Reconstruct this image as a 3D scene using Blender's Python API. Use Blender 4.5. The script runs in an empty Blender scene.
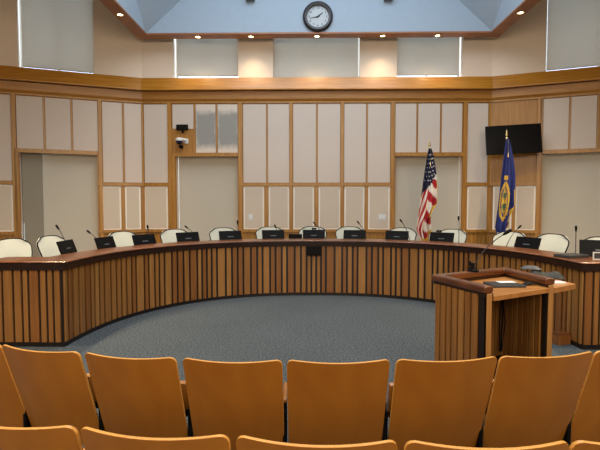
import bpy, bmesh, math, random
from mathutils import Vector, Matrix
R = math.radians
random.seed(7)
C = bpy.context.scene.collection

# ------------------------------------------------------------------ camera
F = 450.0; EYE = 1.65; YAW = R(0.9); PITCH = R(2.67)
cd = bpy.data.cameras.new('camera'); cam = bpy.data.objects.new('camera', cd); C.objects.link(cam)
cam.location = (0, 0, EYE); cam.rotation_euler = (R(90) - PITCH, 0, YAW)
cd.sensor_fit = 'HORIZONTAL'; cd.sensor_width = 36.0; cd.lens = 36.0 * F / 600.0
cd.clip_start = 0.05; cd.clip_end = 100
bpy.context.scene.camera = cam
CR = cam.rotation_euler.to_matrix()
# ------------------------------------------------------------------ world, view, large lights
w = bpy.data.worlds.new('world'); bpy.context.scene.world = w; w.use_nodes = True
w.node_tree.nodes['Background'].inputs[0].default_value = (0.62, 0.78, 1.0, 1)
w.node_tree.nodes['Background'].inputs[1].default_value = 0.6
vs = bpy.context.scene.view_settings
vs.view_transform = 'Standard'; vs.look = 'None'; vs.gamma = 1.0; vs.use_curve_mapping = False
vs.exposure = 0.0
def area(name, loc, size, power, col, rot=(0, 0, 0), sy=None, spread=None):
    l = bpy.data.lights.new(name, 'AREA'); l.energy = power * 3.6; l.color = col
    l.shape = 'RECTANGLE'; l.size = size; l.size_y = sy or size
    if spread: l.spread = spread
    o = bpy.data.objects.new(name, l); C.objects.link(o); o.location = loc; o.rotation_euler = rot
    return o
area('skylight_daylight', (0.25, 6.2, 7.9), 5.6, 110, (0.80, 0.90, 1.0))
area('audience_ceiling_light', (-3.0, -0.6, 5.0), 2.6, 60, (1.0, 0.84, 0.64), (R(14), R(-8), 0))
area('audience_ceiling_light', (3.0, -0.6, 5.0), 2.6, 60, (1.0, 0.84, 0.64), (R(14), R(8), 0))
area('rear_fill_light', (0.0, -5.6, 4.2), 7.0, 105, (1.0, 0.84, 0.66), (R(78), 0, 0), sy=2.4)  # unseen fill added behind the camera to brighten the back wall and seat backs

# ------------------------------------------------------------------ helpers
def ray(px, py):
    return CR @ Vector(((px - 300) / F, (225 - py) / F, -1)).normalized()
def at_y(px, py, Y):
    d = ray(px, py); t = Y / d.y
    return Vector((d.x * t, Y, EYE + d.z * t))
def at_z(px, py, Z):
    d = ray(px, py); t = (Z - EYE) / d.z
    return Vector((d.x * t, d.y * t, Z))
def at_z_depth(px, py, depth):           # depth along the camera's axis
    d = Vector(((px - 300) / F, (225 - py) / F, -1)) * depth
    return CR @ d + Vector((0, 0, EYE))

class MB:
    def __init__(s): s.v = []; s.f = []; s.m = []; s.M = Matrix()
    def add(s, vs, fs, mi=0):
        b = len(s.v); s.v += [s.M @ Vector(p) for p in vs]
        s.f += [tuple(b + i for i in f) for f in fs]; s.m += [mi] * len(fs)
    def box(s, x0, y0, z0, x1, y1, z1, mi=0):
        p = [(x, y, z) for z in (z0, z1) for y in (y0, y1) for x in (x0, x1)]
        s.add(p, [(0, 2, 3, 1), (4, 5, 7, 6), (0, 1, 5, 4), (2, 6, 7, 3), (0, 4, 6, 2), (1, 3, 7, 5)], mi)
    def prism(s, pts, z0, z1, mi=0):     # plan polygon, counter-clockwise
        n = len(pts)
        s.add([(p[0], p[1], z0) for p in pts] + [(p[0], p[1], z1) for p in pts],
              [tuple(range(n))[::-1], tuple(range(n, 2 * n))] + [(i, (i + 1) % n, n + (i + 1) % n, n + i) for i in range(n)], mi)
    def tube(s, pts, r, n=8, mi=0, closed=False):
        pts = [Vector(p) for p in pts]; k = len(pts)
        rr = r if isinstance(r, (list, tuple)) else [r] * k
        vs_ = []; up = None
        for i, p in enumerate(pts):
            a = pts[i - 1] if (i or closed) else p; b = pts[(i + 1) % k] if (i < k - 1 or closed) else p
            t = (b - a).normalized()
            if up is None: up = Vector((0, 0, 1)) if abs(t.z) < .9 else Vector((1, 0, 0))
            x = t.cross(up).normalized(); up = x.cross(t).normalized()
            for j in range(n):
                q = 2 * math.pi * j / n
                vs_.append(p + (x * math.cos(q) + up * math.sin(q)) * rr[i])
        fs = []
        for i in range(k if closed else k - 1):
            i2 = (i + 1) % k
            for j in range(n):
                fs.append((i * n + j, i * n + (j + 1) % n, i2 * n + (j + 1) % n, i2 * n + j))
        if not closed: fs += [tuple(range(n))[::-1], tuple(range((k - 1) * n, k * n))]
        s.add(vs_, fs, mi)
    def lathe(s, prof, n=24, mi=0, c=(0, 0, 0), axis='z'):
        vs_ = []
        for r, z in prof:
            for j in range(n):
                q = 2 * math.pi * j / n; a, b = r * math.cos(q), r * math.sin(q)
                vs_.append((c[0] + a, c[1] + b, c[2] + z) if axis == 'z' else (c[0] + a, c[1] + z, c[2] + b))
        k = len(prof)
        fs = [(i * n + j, i * n + (j + 1) % n, (i + 1) * n + (j + 1) % n, (i + 1) * n + j) for i in range(k - 1) for j in range(n)]
        fs += [tuple(range(n))[::-1], tuple(range((k - 1) * n, k * n))]
        s.add(vs_, fs, mi)
    def grid(s, fn, nu, nv, th=None, mi=0):  # closed sheet of thickness th; fn(u,v)->point
        P = [[Vector(fn(i / nu, j / nv)) for i in range(nu + 1)] for j in range(nv + 1)]
        if th is None:
            s.add([p for r_ in P for p in r_], [(j * (nu + 1) + i, j * (nu + 1) + i + 1, (j + 1) * (nu + 1) + i + 1, (j + 1) * (nu + 1) + i) for j in range(nv) for i in range(nu)], mi); return
        Q = []
        for j in range(nv + 1):
            for i in range(nu + 1):
                a = P[j][min(i + 1, nu)] - P[j][max(i - 1, 0)]; b = P[min(j + 1, nv)][i] - P[max(j - 1, 0)][i]
                Q.append(P[j][i] + a.cross(b).normalized() * th)
        A = [p for r_ in P for p in r_]; m = len(A); W = nu + 1
        fs = []
        for j in range(nv):
            for i in range(nu):
                a, b, c_, d = j * W + i, j * W + i + 1, (j + 1) * W + i + 1, (j + 1) * W + i
                fs.append((d, c_, b, a)); fs.append((m + a, m + b, m + c_, m + d))
        for i in range(nu):
            fs.append((i, i + 1, m + i + 1, m + i)); k = nv * W + i; fs.append((k + 1, k, m + k, m + k + 1))
        for j in range(nv):
            a = j * W; b = a + W; fs.append((b, a, m + a, m + b)); a = j * W + nu; b = a + W; fs.append((a, b, m + b, m + a))
        s.add(A + Q, fs, mi)
    def sweep(s, path, prof, closed=False, mi=0, caps=True, ymin=None):   # profile (offset to the left-hand normal side, z)
        path = [Vector((p[0], p[1])) for p in path]; n = len(path); rows = []
        for i in range(n):
            a = path[i - 1] if (i or closed) else None; b = path[(i + 1) % n] if (i < n - 1 or closed) else None
            d1 = (path[i] - a).normalized() if a is not None else None; d2 = (b - path[i]).normalized() if b is not None else None
            if d1 is None: d1 = d2
            if d2 is None: d2 = d1
            n1 = Vector((d1.y, -d1.x)); n2 = Vector((d2.y, -d2.x)); mm = (n1 + n2).normalized(); k = 1 / max(.3, mm.dot(n1))
            rows.append([(path[i].x + mm.x * k * o, path[i].y + mm.y * k * o if (ymin is None or o > 0) else max(path[i].y + mm.y * k * o, ymin - o), z) for o, z in prof])
        m = len(prof); fs = []
        for i in range(n if closed else n - 1):
            i2 = (i + 1) % n
            for j in range(m): fs.append((i * m + j, i * m + (j + 1) % m, i2 * m + (j + 1) % m, i2 * m + j))
        if not closed and caps: fs += [tuple(range(m))[::-1], tuple(range((n - 1) * m, n * m))]
        s.add([p for r_ in rows for p in r_], fs, mi)
    def build(s, name, mats, parent=None, smooth=False, bevel=0, local=True, recalc=True):
        me = bpy.data.meshes.new(name); off = parent.location if (parent and not local) else Vector((0, 0, 0))
        me.from_pydata([v - off for v in s.v], [], s.f)
        for m in (mats if isinstance(mats, (list, tuple)) else [mats]): me.materials.append(m)
        for p, mi in zip(me.polygons, s.m): p.material_index = mi
        if recalc:
            bm = bmesh.new(); bm.from_mesh(me); bmesh.ops.recalc_face_normals(bm, faces=bm.faces); bm.to_mesh(me); bm.free()
        o = bpy.data.objects.new(name, me); C.objects.link(o)
        if parent: o.parent = parent
        if bevel:
            b = o.modifiers.new('bevel', 'BEVEL'); b.width = bevel; b.segments = 2; b.limit_method = 'ANGLE'; b.angle_limit = R(40)
        if smooth:
            for p in me.polygons: p.use_smooth = True
            try: me.set_sharp_from_angle(angle=R(38))
            except Exception: pass
        return o
def tag(o, label=None, cat=None, group=None, kind=None):
    if label: o['label'] = label
    if cat: o['category'] = cat
    if group: o['group'] = group
    if kind: o['kind'] = kind
    return o
def thing(name, label, cat, loc=(0, 0, 0), rz=0, group=None):
    o = bpy.data.objects.new(name, None); C.objects.link(o); o.location = loc; o.rotation_euler = (0, 0, rz)
    o.empty_display_size = .1
    return tag(o, label, cat, group)
def copy_tree(o, parent=None):
    c = o.copy(); C.objects.link(c)
    if parent: c.parent = parent
    for ch in [x for x in bpy.data.objects if x.parent == o]: copy_tree(ch, c)
    return c
def place(o, loc, rz, label, group=None):
    o.location = loc; o.rotation_euler = (0, 0, rz); o['label'] = label
    if group: o['group'] = group
ORD = ['first', 'second', 'third', 'fourth', 'fifth', 'sixth', 'seventh', 'eighth', 'ninth', 'tenth', 'eleventh', 'twelfth', 'thirteenth', 'fourteenth']

# ------------------------------------------------------------------ materials
def lin(c): return tuple((x / 12.92 if x <= .04045 else ((x + .055) / 1.055) ** 2.4) for x in [v / 255 for v in c]) + (1,)
def mat(name, rgb, rough=.6, metal=0, spec=.5, emit=None, es=1, trans=0, bump=0, bscale=300, coat=0):
    m = bpy.data.materials.new(name); m.use_nodes = True; nt = m.node_tree; b = nt.nodes['Principled BSDF']
    b.inputs['Base Color'].default_value = lin(rgb); b.inputs['Roughness'].default_value = rough; b.inputs['Metallic'].default_value = metal
    b.inputs['Specular IOR Level'].default_value = spec; b.inputs['Coat Weight'].default_value = coat; b.inputs['Coat Roughness'].default_value = .2
    if emit: b.inputs['Emission Color'].default_value = lin(emit); b.inputs['Emission Strength'].default_value = es
    tc = nt.nodes.new('ShaderNodeTexCoord'); n = nt.nodes.new('ShaderNodeTexNoise'); n.inputs['Scale'].default_value = bscale; n.inputs['Detail'].default_value = 3
    nt.links.new(tc.outputs['Object'], n.inputs['Vector'])
    mx = nt.nodes.new('ShaderNodeMixRGB'); mx.blend_type = 'MULTIPLY'; mx.inputs[0].default_value = .12; mx.inputs[1].default_value = lin(rgb)
    nt.links.new(n.outputs['Fac'], mx.inputs[2]); nt.links.new(mx.outputs[0], b.inputs['Base Color'])
    if bump:
        bp = nt.nodes.new('ShaderNodeBump'); bp.inputs['Strength'].default_value = bump; bp.inputs['Distance'].default_value = .002
        nt.links.new(n.outputs['Fac'], bp.inputs['Height']); nt.links.new(bp.outputs[0], b.inputs['Normal'])
    return m
def wood(name, light, dark, rough=.4, stretch=(14, 14, .7), contrast=(.3, .7), coat=.15, scale=2.2):
    m = bpy.data.materials.new(name); m.use_nodes = True; nt = m.node_tree; L = nt.links.new; b = nt.nodes['Principled BSDF']
    tc = nt.nodes.new('ShaderNodeTexCoord'); mp = nt.nodes.new('ShaderNodeMapping'); mp.inputs['Scale'].default_value = stretch
    n = nt.nodes.new('ShaderNodeTexNoise'); n.inputs['Scale'].default_value = scale; n.inputs['Detail'].default_value = 5; n.inputs['Distortion'].default_value = .6
    n2 = nt.nodes.new('ShaderNodeTexNoise'); n2.inputs['Scale'].default_value = 1.1; n2.inputs['Detail'].default_value = 1
    r = nt.nodes.new('ShaderNodeValToRGB'); r.color_ramp.elements[0].position = contrast[0]; r.color_ramp.elements[1].position = contrast[1]
    r.color_ramp.elements[0].color = lin(dark); r.color_ramp.elements[1].color = lin(light)
    mx = nt.nodes.new('ShaderNodeMixRGB'); mx.blend_type = 'MULTIPLY'; mx.inputs[0].default_value = .25
    L(tc.outputs['Object'], mp.inputs[0]); L(mp.outputs[0], n.inputs['Vector']); L(tc.outputs['Object'], n2.inputs['Vector'])
    L(n.outputs['Fac'], r.inputs[0]); L(r.outputs[0], mx.inputs[1]); L(n2.outputs['Fac'], mx.inputs[2]); L(mx.outputs[0], b.inputs['Base Color'])
    b.inputs['Roughness'].default_value = rough; b.inputs['Coat Weight'].default_value = coat; b.inputs['Coat Roughness'].default_value = .25
    return m
OAK = wood('oak_trim', (192, 138, 60), (160, 106, 38), .4)
OAKP = wood('oak_panel', (186, 130, 52), (158, 104, 34), .45)
GOLD = wood('oak_fascia', (204, 142, 50), (172, 110, 28), .28, (.7, .7, 22), coat=.3)
BAND = wood('oak_band', (192, 134, 54), (160, 104, 34), .4, (.7, .7, 22))
SL1 = wood('slat_wood', (166, 116, 58), (140, 92, 42), .42)
SL2 = wood('slat_wood_light', (178, 128, 68), (152, 104, 50), .42)
SL3 = wood('slat_wood_red', (152, 98, 46), (126, 78, 34), .42)
DARK = wood('dark_backing', (26, 13, 10), (16, 8, 6), .5)
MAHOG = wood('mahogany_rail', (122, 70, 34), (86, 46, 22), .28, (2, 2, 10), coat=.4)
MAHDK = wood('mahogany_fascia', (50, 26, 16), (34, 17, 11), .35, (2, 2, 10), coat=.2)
DESKW = wood('desk_wood', (196, 138, 72), (168, 108, 50), .35, (2, 10, 2))
SEATW = wood('seat_plywood', (176, 112, 32), (158, 96, 24), .36, (3, 3, .5), coat=.25, scale=1.6)
SEATE = wood('seat_plywood_edge', (236, 178, 92), (214, 150, 66), .35, (1, 1, 30))
RINGW = wood('soffit_wood', (176, 112, 60), (146, 86, 42), .45, (1, 1, 8))
UPW = mat('upper_wall_paint', (238, 219, 196), .9, bscale=30)
GREY = mat('reveal_grey', (150, 142, 126), .9)
CEIL = mat('ceiling_paint', (214, 204, 190), .9)
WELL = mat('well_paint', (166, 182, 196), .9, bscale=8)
FAB = mat('panel_fabric', (217, 201, 186), .95, bump=.4, bscale=400)
FAB2 = mat('panel_fabric_cool', (214, 201, 188), .95, bump=.4, bscale=400)
FABL = mat('lower_panel_fabric', (213, 197, 177), .95, bump=.4, bscale=400)
PBORD = mat('panel_border', (250, 242, 228), .9)
def blind(name, rgb, tr, f):
    m = mat(name, rgb, .9, bscale=60); nt = m.node_tree; b = nt.nodes['Principled BSDF']; t = nt.nodes.new('ShaderNodeBsdfTranslucent'); t.inputs[0].default_value = lin(tr)
    x = nt.nodes.new('ShaderNodeMixShader'); x.inputs[0].default_value = f; nt.links.new(b.outputs[0], x.inputs[1]); nt.links.new(t.outputs[0], x.inputs[2]); nt.links.new(x.outputs[0], nt.nodes['Material Output'].inputs[0]); return m
SHADE = blind('shade_cloth', (204, 194, 176), (236, 224, 204), .10)
SHADEU = blind('upper_shade_cloth', (196, 189, 176), (238, 229, 216), .27)
SKYW = mat('daylit_glass', (200, 220, 240), .3, emit=(205, 228, 255), es=4.0)
BLACK = mat('black_plastic', (7, 7, 8), .6, spec=.15)
SCREEN = mat('black_screen', (3, 3, 4), .35, spec=.2)
DGREY = mat('dark_grey_metal', (60, 60, 62), .5)
MID = mat('grey_plastic', (120, 120, 120), .5)
LOGO = mat('silver_mark', (88, 94, 100), .4)
WHITE = mat('white_plastic', (225, 225, 222), .5)
CREAM = mat('chair_mesh', (204, 206, 192), .9, bump=.5, bscale=250)
STEEL = mat('steel', (150, 150, 150), .3, metal=1)
BRASS = mat('brass', (236, 206, 140), .3, metal=1)
LENS = mat('lamp_lens', (255, 240, 210), .3, emit=(255, 232, 190), es=14)
PAPER = mat('paper', (235, 235, 232), .9)
FOLD = mat('grey_folder', (34, 37, 36), .7)
CUSH = mat('seat_cushion', (96, 100, 108), .95, bump=.4)
RED = mat('flag_red', (176, 30, 38), .8); FWH = mat('flag_white', (232, 224, 212), .8); NAVY = mat('flag_navy', (22, 26, 58), .85)
BLUE = mat('flag_blue', (36, 46, 112), .75); FGOLD = mat('flag_gold', (222, 178, 60), .6); GREEN = mat('flag_green', (42, 92, 84), .8)
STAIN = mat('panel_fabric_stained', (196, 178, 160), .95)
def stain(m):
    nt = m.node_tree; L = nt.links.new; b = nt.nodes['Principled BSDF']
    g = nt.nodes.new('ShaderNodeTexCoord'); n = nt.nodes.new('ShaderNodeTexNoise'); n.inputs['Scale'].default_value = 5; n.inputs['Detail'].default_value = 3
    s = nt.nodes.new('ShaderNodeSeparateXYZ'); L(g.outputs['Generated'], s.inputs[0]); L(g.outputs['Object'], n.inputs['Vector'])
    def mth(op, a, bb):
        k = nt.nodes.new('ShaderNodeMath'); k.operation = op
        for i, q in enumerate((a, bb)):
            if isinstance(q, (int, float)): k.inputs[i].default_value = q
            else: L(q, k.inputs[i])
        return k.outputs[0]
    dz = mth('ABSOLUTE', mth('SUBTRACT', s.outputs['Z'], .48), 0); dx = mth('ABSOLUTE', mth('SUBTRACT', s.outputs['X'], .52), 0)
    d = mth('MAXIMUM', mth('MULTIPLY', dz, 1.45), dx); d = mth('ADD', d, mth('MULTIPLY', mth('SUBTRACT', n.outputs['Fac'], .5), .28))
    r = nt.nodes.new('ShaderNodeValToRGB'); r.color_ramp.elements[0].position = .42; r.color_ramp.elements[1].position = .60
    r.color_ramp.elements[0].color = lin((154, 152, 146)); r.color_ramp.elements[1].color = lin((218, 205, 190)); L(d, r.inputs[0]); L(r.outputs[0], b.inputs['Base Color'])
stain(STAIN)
def carpet():
    m = bpy.data.materials.new('carpet'); m.use_nodes = True; nt = m.node_tree; L = nt.links.new; b = nt.nodes['Principled BSDF']; b.inputs['Roughness'].default_value = 1
    b.inputs['Specular IOR Level'].default_value = .1
    g = nt.nodes.new('ShaderNodeTexCoord'); n = nt.nodes.new('ShaderNodeTexNoise'); n.inputs['Scale'].default_value = 45; n.inputs['Detail'].default_value = 6; n.inputs['Roughness'].default_value = .75
    n2 = nt.nodes.new('ShaderNodeTexNoise'); n2.inputs['Scale'].default_value = 1.2
    r = nt.nodes.new('ShaderNodeValToRGB'); r.color_ramp.elements[0].position = .38; r.color_ramp.elements[1].position = .64
    r.color_ramp.elements[0].color = lin((44, 51, 57)); r.color_ramp.elements[1].color = lin((106, 113, 117))
    mx = nt.nodes.new('ShaderNodeMixRGB'); mx.blend_type = 'MULTIPLY'; mx.inputs[0].default_value = .2
    L(g.outputs['Object'], n.inputs['Vector']); L(g.outputs['Object'], n2.inputs['Vector']); L(n.outputs['Fac'], r.inputs[0]); L(r.outputs[0], mx.inputs[1]); L(n2.outputs['Fac'], mx.inputs[2]); L(mx.outputs[0], b.inputs['Base Color'])
    bp = nt.nodes.new('ShaderNodeBump'); bp.inputs['Strength'].default_value = .5; bp.inputs['Distance'].default_value = .004; L(n.outputs['Fac'], bp.inputs['Height']); L(bp.outputs[0], b.inputs['Normal'])
    return m
CARPET = carpet()

# ------------------------------------------------------------------ room shell
WY = 11.0; TH = .35; PLAT = .15
cl = at_y(142.5, 100, WY); cr = at_y(491, 100, WY); A21 = R(21)
PL = Vector((cl.x, WY)); PR = Vector((cr.x, WY))
LEN = 5.6
PLL = PL + Vector((-math.cos(A21), -math.sin(A21))) * LEN; PRR = PR + Vector((math.cos(A21), -math.sin(A21))) * LEN
def zc(py): return at_y(316, py, WY).z
Z_RAIL0, Z_RAIL1 = zc(232), zc(229.5); Z_MID0, Z_MID1 = zc(186), zc(183); Z_TOP = zc(103); Z_B0, Z_B1 = zc(101.5), zc(92.5); Z_F0, Z_F1 = zc(91.5), zc(78.5)
Z_H0, Z_H1 = zc(156.5), zc(153); CEILZ = 7.3
class Wall:
    def __init__(s, o, d):  # origin, direction (left to right as seen), inward normal to the room
        s.o = o; s.d = d.normalized(); s.n = Vector((s.d.y, -s.d.x))
    def u(s, px, py=204):
        r_ = ray(px, py); # solve t*r = o + u*d
        det = r_.x * (-s.d.y) - r_.y * (-s.d.x)
        t = (s.o.x * (-s.d.y) - s.o.y * (-s.d.x)) / det
        p = Vector((r_.x * t, r_.y * t)); return (p - s.o).dot(s.d)
    def M(s):  # local x=along, y=out into room, z=up  (y flipped so left-handedness is avoided by recalc)
        return Matrix(((s.d.x, s.n.x, 0, s.o.x), (s.d.y, s.n.y, 0, s.o.y), (0, 0, 1, 0), (0, 0, 0, 1)))
    def p(s, u, off, z): q = s.o + s.d * u + s.n * off; return Vector((q.x, q.y, z))
WC = Wall(PL, PR - PL); WL = Wall(PLL, PL - PLL); WR = Wall(PR, PRR - PR)
LC = (PR - PL).length
u = WL.u; openL = [(u(21), u(98))]; upL = [(u(18, 60), u(94, 60))]
u = WC.u; openC = [(u(177), u(238)), (u(395), u(461))]; upC = [(u(173, 60), u(238, 60)), (u(273, 60), u(360, 60)), (u(397, 60), u(463, 60))]
u = WR.u; openR = [(u(541.5), u(541.5) + 2.0)]; upR = [(u(546, 60), u(546, 60) + 2.2)]
def wall(name, W, L, lo, up):
    b = MB(); b.M = W.M(); ZB = Z_F1
    def row(ops, z0, z1, oz0, oz1, mi):
        x = 0
        for a, c in ops:
            b.box(x, -TH, z0, a, 0, z1, mi); 
            if oz0 > z0: b.box(a, -TH, z0, c, 0, oz0, mi)
            if oz1 < z1: b.box(a, -TH, oz1, c, 0, z1, mi)
            x = c
        b.box(x, -TH, z0, L, 0, z1, mi)
    row(lo, 0, ZB, PLAT, Z_H0 + .02, 0); row(up, ZB, CEILZ, ZB, 6.9, 0)
    return tag(b.build(name, [UPW]), kind='structure')
wall('wall_back', WC, LC, openC, upC); wall('wall_left', WL, LEN, openL, upL); wall('wall_right', WR, LEN, openR, upR)
for nm, x0, x1 in (('wall_far_left', PLL.x - .3, PLL.x), ('wall_far_right', PRR.x, PRR.x + .3)):
    b = MB(); b.box(x0, -6.3, 0, x1, PLL.y if x0 < 0 else PRR.y, CEILZ); tag(b.build(nm, UPW), kind='structure')
b = MB(); b.box(PLL.x - .3, -6.6, 0, PRR.x + .3, -6.3, CEILZ); tag(b.build('wall_rear', UPW), kind='structure')
b = MB(); b.prism([(PLL.x - .3, -6.6), (PRR.x + .3, -6.6), (PRR.x + .3, PRR.y + .3), (PR.x + .1, WY + .4), (PL.x - .1, WY + .4), (PLL.x - .3, PLL.y + .3)], -.2, 0)
tag(b.build('floor', CARPET), kind='structure')

# upper daylight well: square ring, corner pendentives up to an octagon
rl = at_z_depth(146, 35, 10.35); RZ = rl.z; RY = rl.y
rr_ = at_y(492, 32, RY)
RX0, RX1 = rl.x, rr_.x; RS = RX1 - RX0; RN = RY - RS
def ringpath(o): return [(RX0 - o, RN - o), (RX1 + o, RN - o), (RX1 + o, RY + o), (RX0 - o, RY + o)]
b = MB(); b.sweep(ringpath(0), [(-.02, RZ + .035), (-.02, RZ), (.26, RZ), (.26, RZ + .035)], closed=True)
tag(b.build('trim_1', [RINGW]), kind='structure')
b = MB(); Z0 = RZ + .035; cut = RS * .293; ZT = Z0 + cut * .92
o_ = [(RX0 + cut, RY), (RX0, RY - cut), (RX0, RN + cut), (RX0 + cut, RN), (RX1 - cut, RN), (RX1, RN + cut), (RX1, RY - cut), (RX1 - cut, RY)]
sq = [(RX0, RY), (RX0, RN), (RX1, RN), (RX1, RY)]
vs_ = [(x, y, Z0) for x, y in sq] + [(x, y, ZT) for x, y in o_]
fs_ = [(0, 4, 5), (0, 5, 6, 1), (1, 6, 7), (1, 7, 8, 2), (2, 8, 9), (2, 9, 10, 3), (3, 10, 11), (3, 11, 4, 0)]
b.add(vs_, fs_); b.sweep(ringpath(0), [(.24, Z0), (.24, CEILZ), (.26, CEILZ), (.26, Z0)], closed=True)
b.sweep([(x, y) for x, y in o_][::-1], [(0, ZT), (0.0, ZT + .5), (.05, ZT + .5), (.05, ZT)], closed=True)
tag(b.build('ceiling_light_well', [WELL], recalc=False), kind='structure')
b = MB(); X0, X1, Y0, Y1 = PLL.x - .3, PRR.x + .3, -6.6, WY + .4
b.box(X0, Y0, CEILZ, X1, RN - .26, CEILZ + .2); b.box(X0, RY + .26, CEILZ, X1, Y1, CEILZ + .2)
b.box(X0, RN - .26, CEILZ, RX0 - .26, RY + .26, CEILZ + .2); b.box(RX1 + .26, RN - .26, CEILZ, X1, RY + .26, CEILZ + .2)
tag(b.build('ceiling', CEIL), kind='structure')

# cornice swept round the three walls
path = [PLL, PL, PR, PRR]
b = MB(); b.sweep(path, [(0, Z_F0), (.22, Z_F0), (.22, Z_F0 + .02), (.11, Z_F1), (0, Z_F1)]); tag(b.build('trim_2', GOLD), kind='structure')
b = MB(); b.sweep(path, [(0, Z_B0 - .02), (.05, Z_B0 - .02), (.10, Z_B0 + .05), (.10, Z_F0 - .015), (0, Z_F0 - .015)]); tag(b.build('trim_3', BAND), kind='structure')

# timber framing and fabric panels.  px positions of mullions are turned into distances along each wall
def framing(name, W, thick, thin, ops, u0, u1, low, heads, woods=()):
    b = MB(); b.M = W.M()
    x = u0
    for a, c in ops + [(u1, u1)]:      # oak backing around openings
        if a > x: b.box(x, 0, PLAT, a, .015, Z_TOP, 1)
        x = c
    for a, c in ops: b.box(a, 0, Z_H0 + .02, c, .015, Z_TOP, 1); b.box(a - .02, -.04, Z_H0, c + .02, .07, Z_H1)
    for a, c, z0, z1 in thick: b.box(a, 0, z0, c, .065, z1)
    for a, c, z0, z1 in thin: b.box(a, 0, z0, c, .045, z1)
    b.box(u0, 0, Z_TOP - .01, u1, .06, Z_B0)
    x = u0
    for a, c in ops + [(u1, u1)]:
        if a > x + .05:
            b.box(x, 0, Z_MID0, a, .06, Z_MID1); b.box(x, 0, Z_RAIL0, a, .075, Z_RAIL1)
            q = x + .01
            while q < a - .05: b.box(q, .01, PLAT, min(q + .085, a - .01), .03, Z_RAIL0); q += .1
        x = c
    for a, c, z0, z1 in woods: b.box(a, .01, z0, c, .03, z1, 1)
    return tag(b.build(name, [OAK, OAKP]), kind='structure')
def V(W, a, c, z0, z1):
    py = 112 if z1 >= Z_TOP - .001 else 205
    return (W.u(a, py), W.u(c, py), z0, z1)
T0, T1 = Z_MID1 - .02, Z_TOP; Lz0, Lz1 = Z_RAIL1 - .02, Z_MID0 + .02; FULL = (PLAT, Z_TOP)
thickC = [V(WC, 168, 172, *FULL), V(WC, 238.5, 242.5, *FULL), V(WC, 289.5, 292.5, Lz0, T1), V(WC, 340.5, 343.5, Lz0, T1), V(WC, 390.5, 394.5, *FULL), V(WC, 463, 467, *FULL), V(WC, 173, 176.5, PLAT, Z_H1)]
thinC = [V(WC, 142.5, 144, *FULL), V(WC, 194, 195.7, Z_H1, T1), V(WC, 216, 217.5, Z_H1, T1), V(WC, 266.3, 267.7, T0, T1), V(WC, 316.2, 317.6, T0, T1), V(WC, 366.2, 367.6, T0, T1), V(WC, 416.4, 417.8, Z_H1, T1), V(WC, 440, 441.4, Z_H1, T1), V(WC, 264.5, 268.5, Lz0, Lz1), V(WC, 314.3, 318.3, Lz0, Lz1), V(WC, 364.5, 367.5, Lz0, Lz1), V(WC, 488, 490.5, *FULL)]
framing('wall_back_framing', WC, thickC, thinC, openC, 0, LC, 0, 0, [(WC.u(172, 140), WC.u(194, 140), Z_H1, zc(129))])
thickL = [V(WL, 11.5, 16, *FULL), V(WL, 16, 20.5, PLAT, Z_H1), V(WL, 98, 101.5, *FULL)]
thinL = [V(WL, 43.3, 45, Z_H1, T1), V(WL, 70.8, 72.5, Z_H1, T1), V(WL, 122, 123.8, T0, T1), V(WL, 121.5, 125, Lz0, Lz1), V(WL, 141.2, 142.5, *FULL)]
framing('wall_left_framing', WL, thickL, thinL, openL, 0, LEN, 0, 0)
thickR = [V(WR, 537.5, 541.5, *FULL), V(WR, 540, 542.5, Z_H1, T1), V(WR, 512, 515, Lz0, Lz1)]
thinR = [V(WR, 569, 570.7, Z_H1, T1), V(WR, 597, 598.7, Z_H1, T1), V(WR, 491, 492.3, *FULL)]
framing('wall_right_framing', WR, thickR, thinR, openR, 0, LEN, 0, 0, [V(WR, 492.5, 535.8, T0, T1)])
def panel(W, a, c, z0, z1, label, m, border=False):
    py = 205 if border else 112; ua, uc = W.u(a, py), W.u(c, py)
    b = MB(); b.M = Matrix(); w_ = (uc - ua) / 2; h = z1 - z0
    root = thing('acoustic_panel', label, 'wall panel', W.p((ua + uc) / 2, .015, z0), math.atan2(W.d.y, W.d.x), 'fabric panels framed on the walls')
    g = .006
    if border:
        b.box(-w_ + g, -.012, g, w_ - g, 0, h - g); b.build('panel_border', PBORD, root)
        b = MB(); e = .042; b.box(-w_ + e, -.022, e, w_ - e, -.008, h - e); b.build('fabric_face', m, root, bevel=.004)
    else:
        b.box(-w_ + g, -.022, g, w_ - g, 0, h - g); b.build('fabric_face', m, root, bevel=.004)
zt = Z_TOP - .02; zl0, zl1 = Z_RAIL1, Z_MID0; zh = Z_H1; zm = Z_MID1
P = 'tall plain fabric wall panel'
for k, (a, c) in enumerate([(144, 168), (243, 266.3), (267.7, 289.5), (293, 316.2), (317.6, 340.5), (344, 366.2), (367.6, 390.5), (466.5, 488)]):
    lab = ['tall fabric panel at the left end of the back wall', 'tall fabric panel right of the stained pair above the left blind', 'tall fabric panel, second after the stained pair on the back wall', 'tall fabric panel below the clock on its left',
           'tall fabric panel below the clock on its right', 'tall fabric panel, third from the clock going right', 'tall fabric panel just left of the opening behind the striped flag', 'tall fabric panel left of the wall television, partly in its shadow'][k]
    panel(WC, a, c, zm, zt, lab, FAB2)
panel(WC, 172.5, 194, zc(129), zt, 'short fabric panel above the small black display on the back wall', FAB2)
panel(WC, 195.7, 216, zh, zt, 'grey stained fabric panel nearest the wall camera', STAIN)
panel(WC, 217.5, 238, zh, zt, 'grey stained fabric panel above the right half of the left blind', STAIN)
for a, c, l in ((395, 416.4, 'short fabric panel above the striped flag opening, leftmost of three'), (417.8, 440, 'short fabric panel directly above the tip of the striped flag pole'), (441.4, 462, 'short fabric panel above the striped flag opening, rightmost of three')): panel(WC, a, c, zh, zt, l, FAB2)
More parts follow.
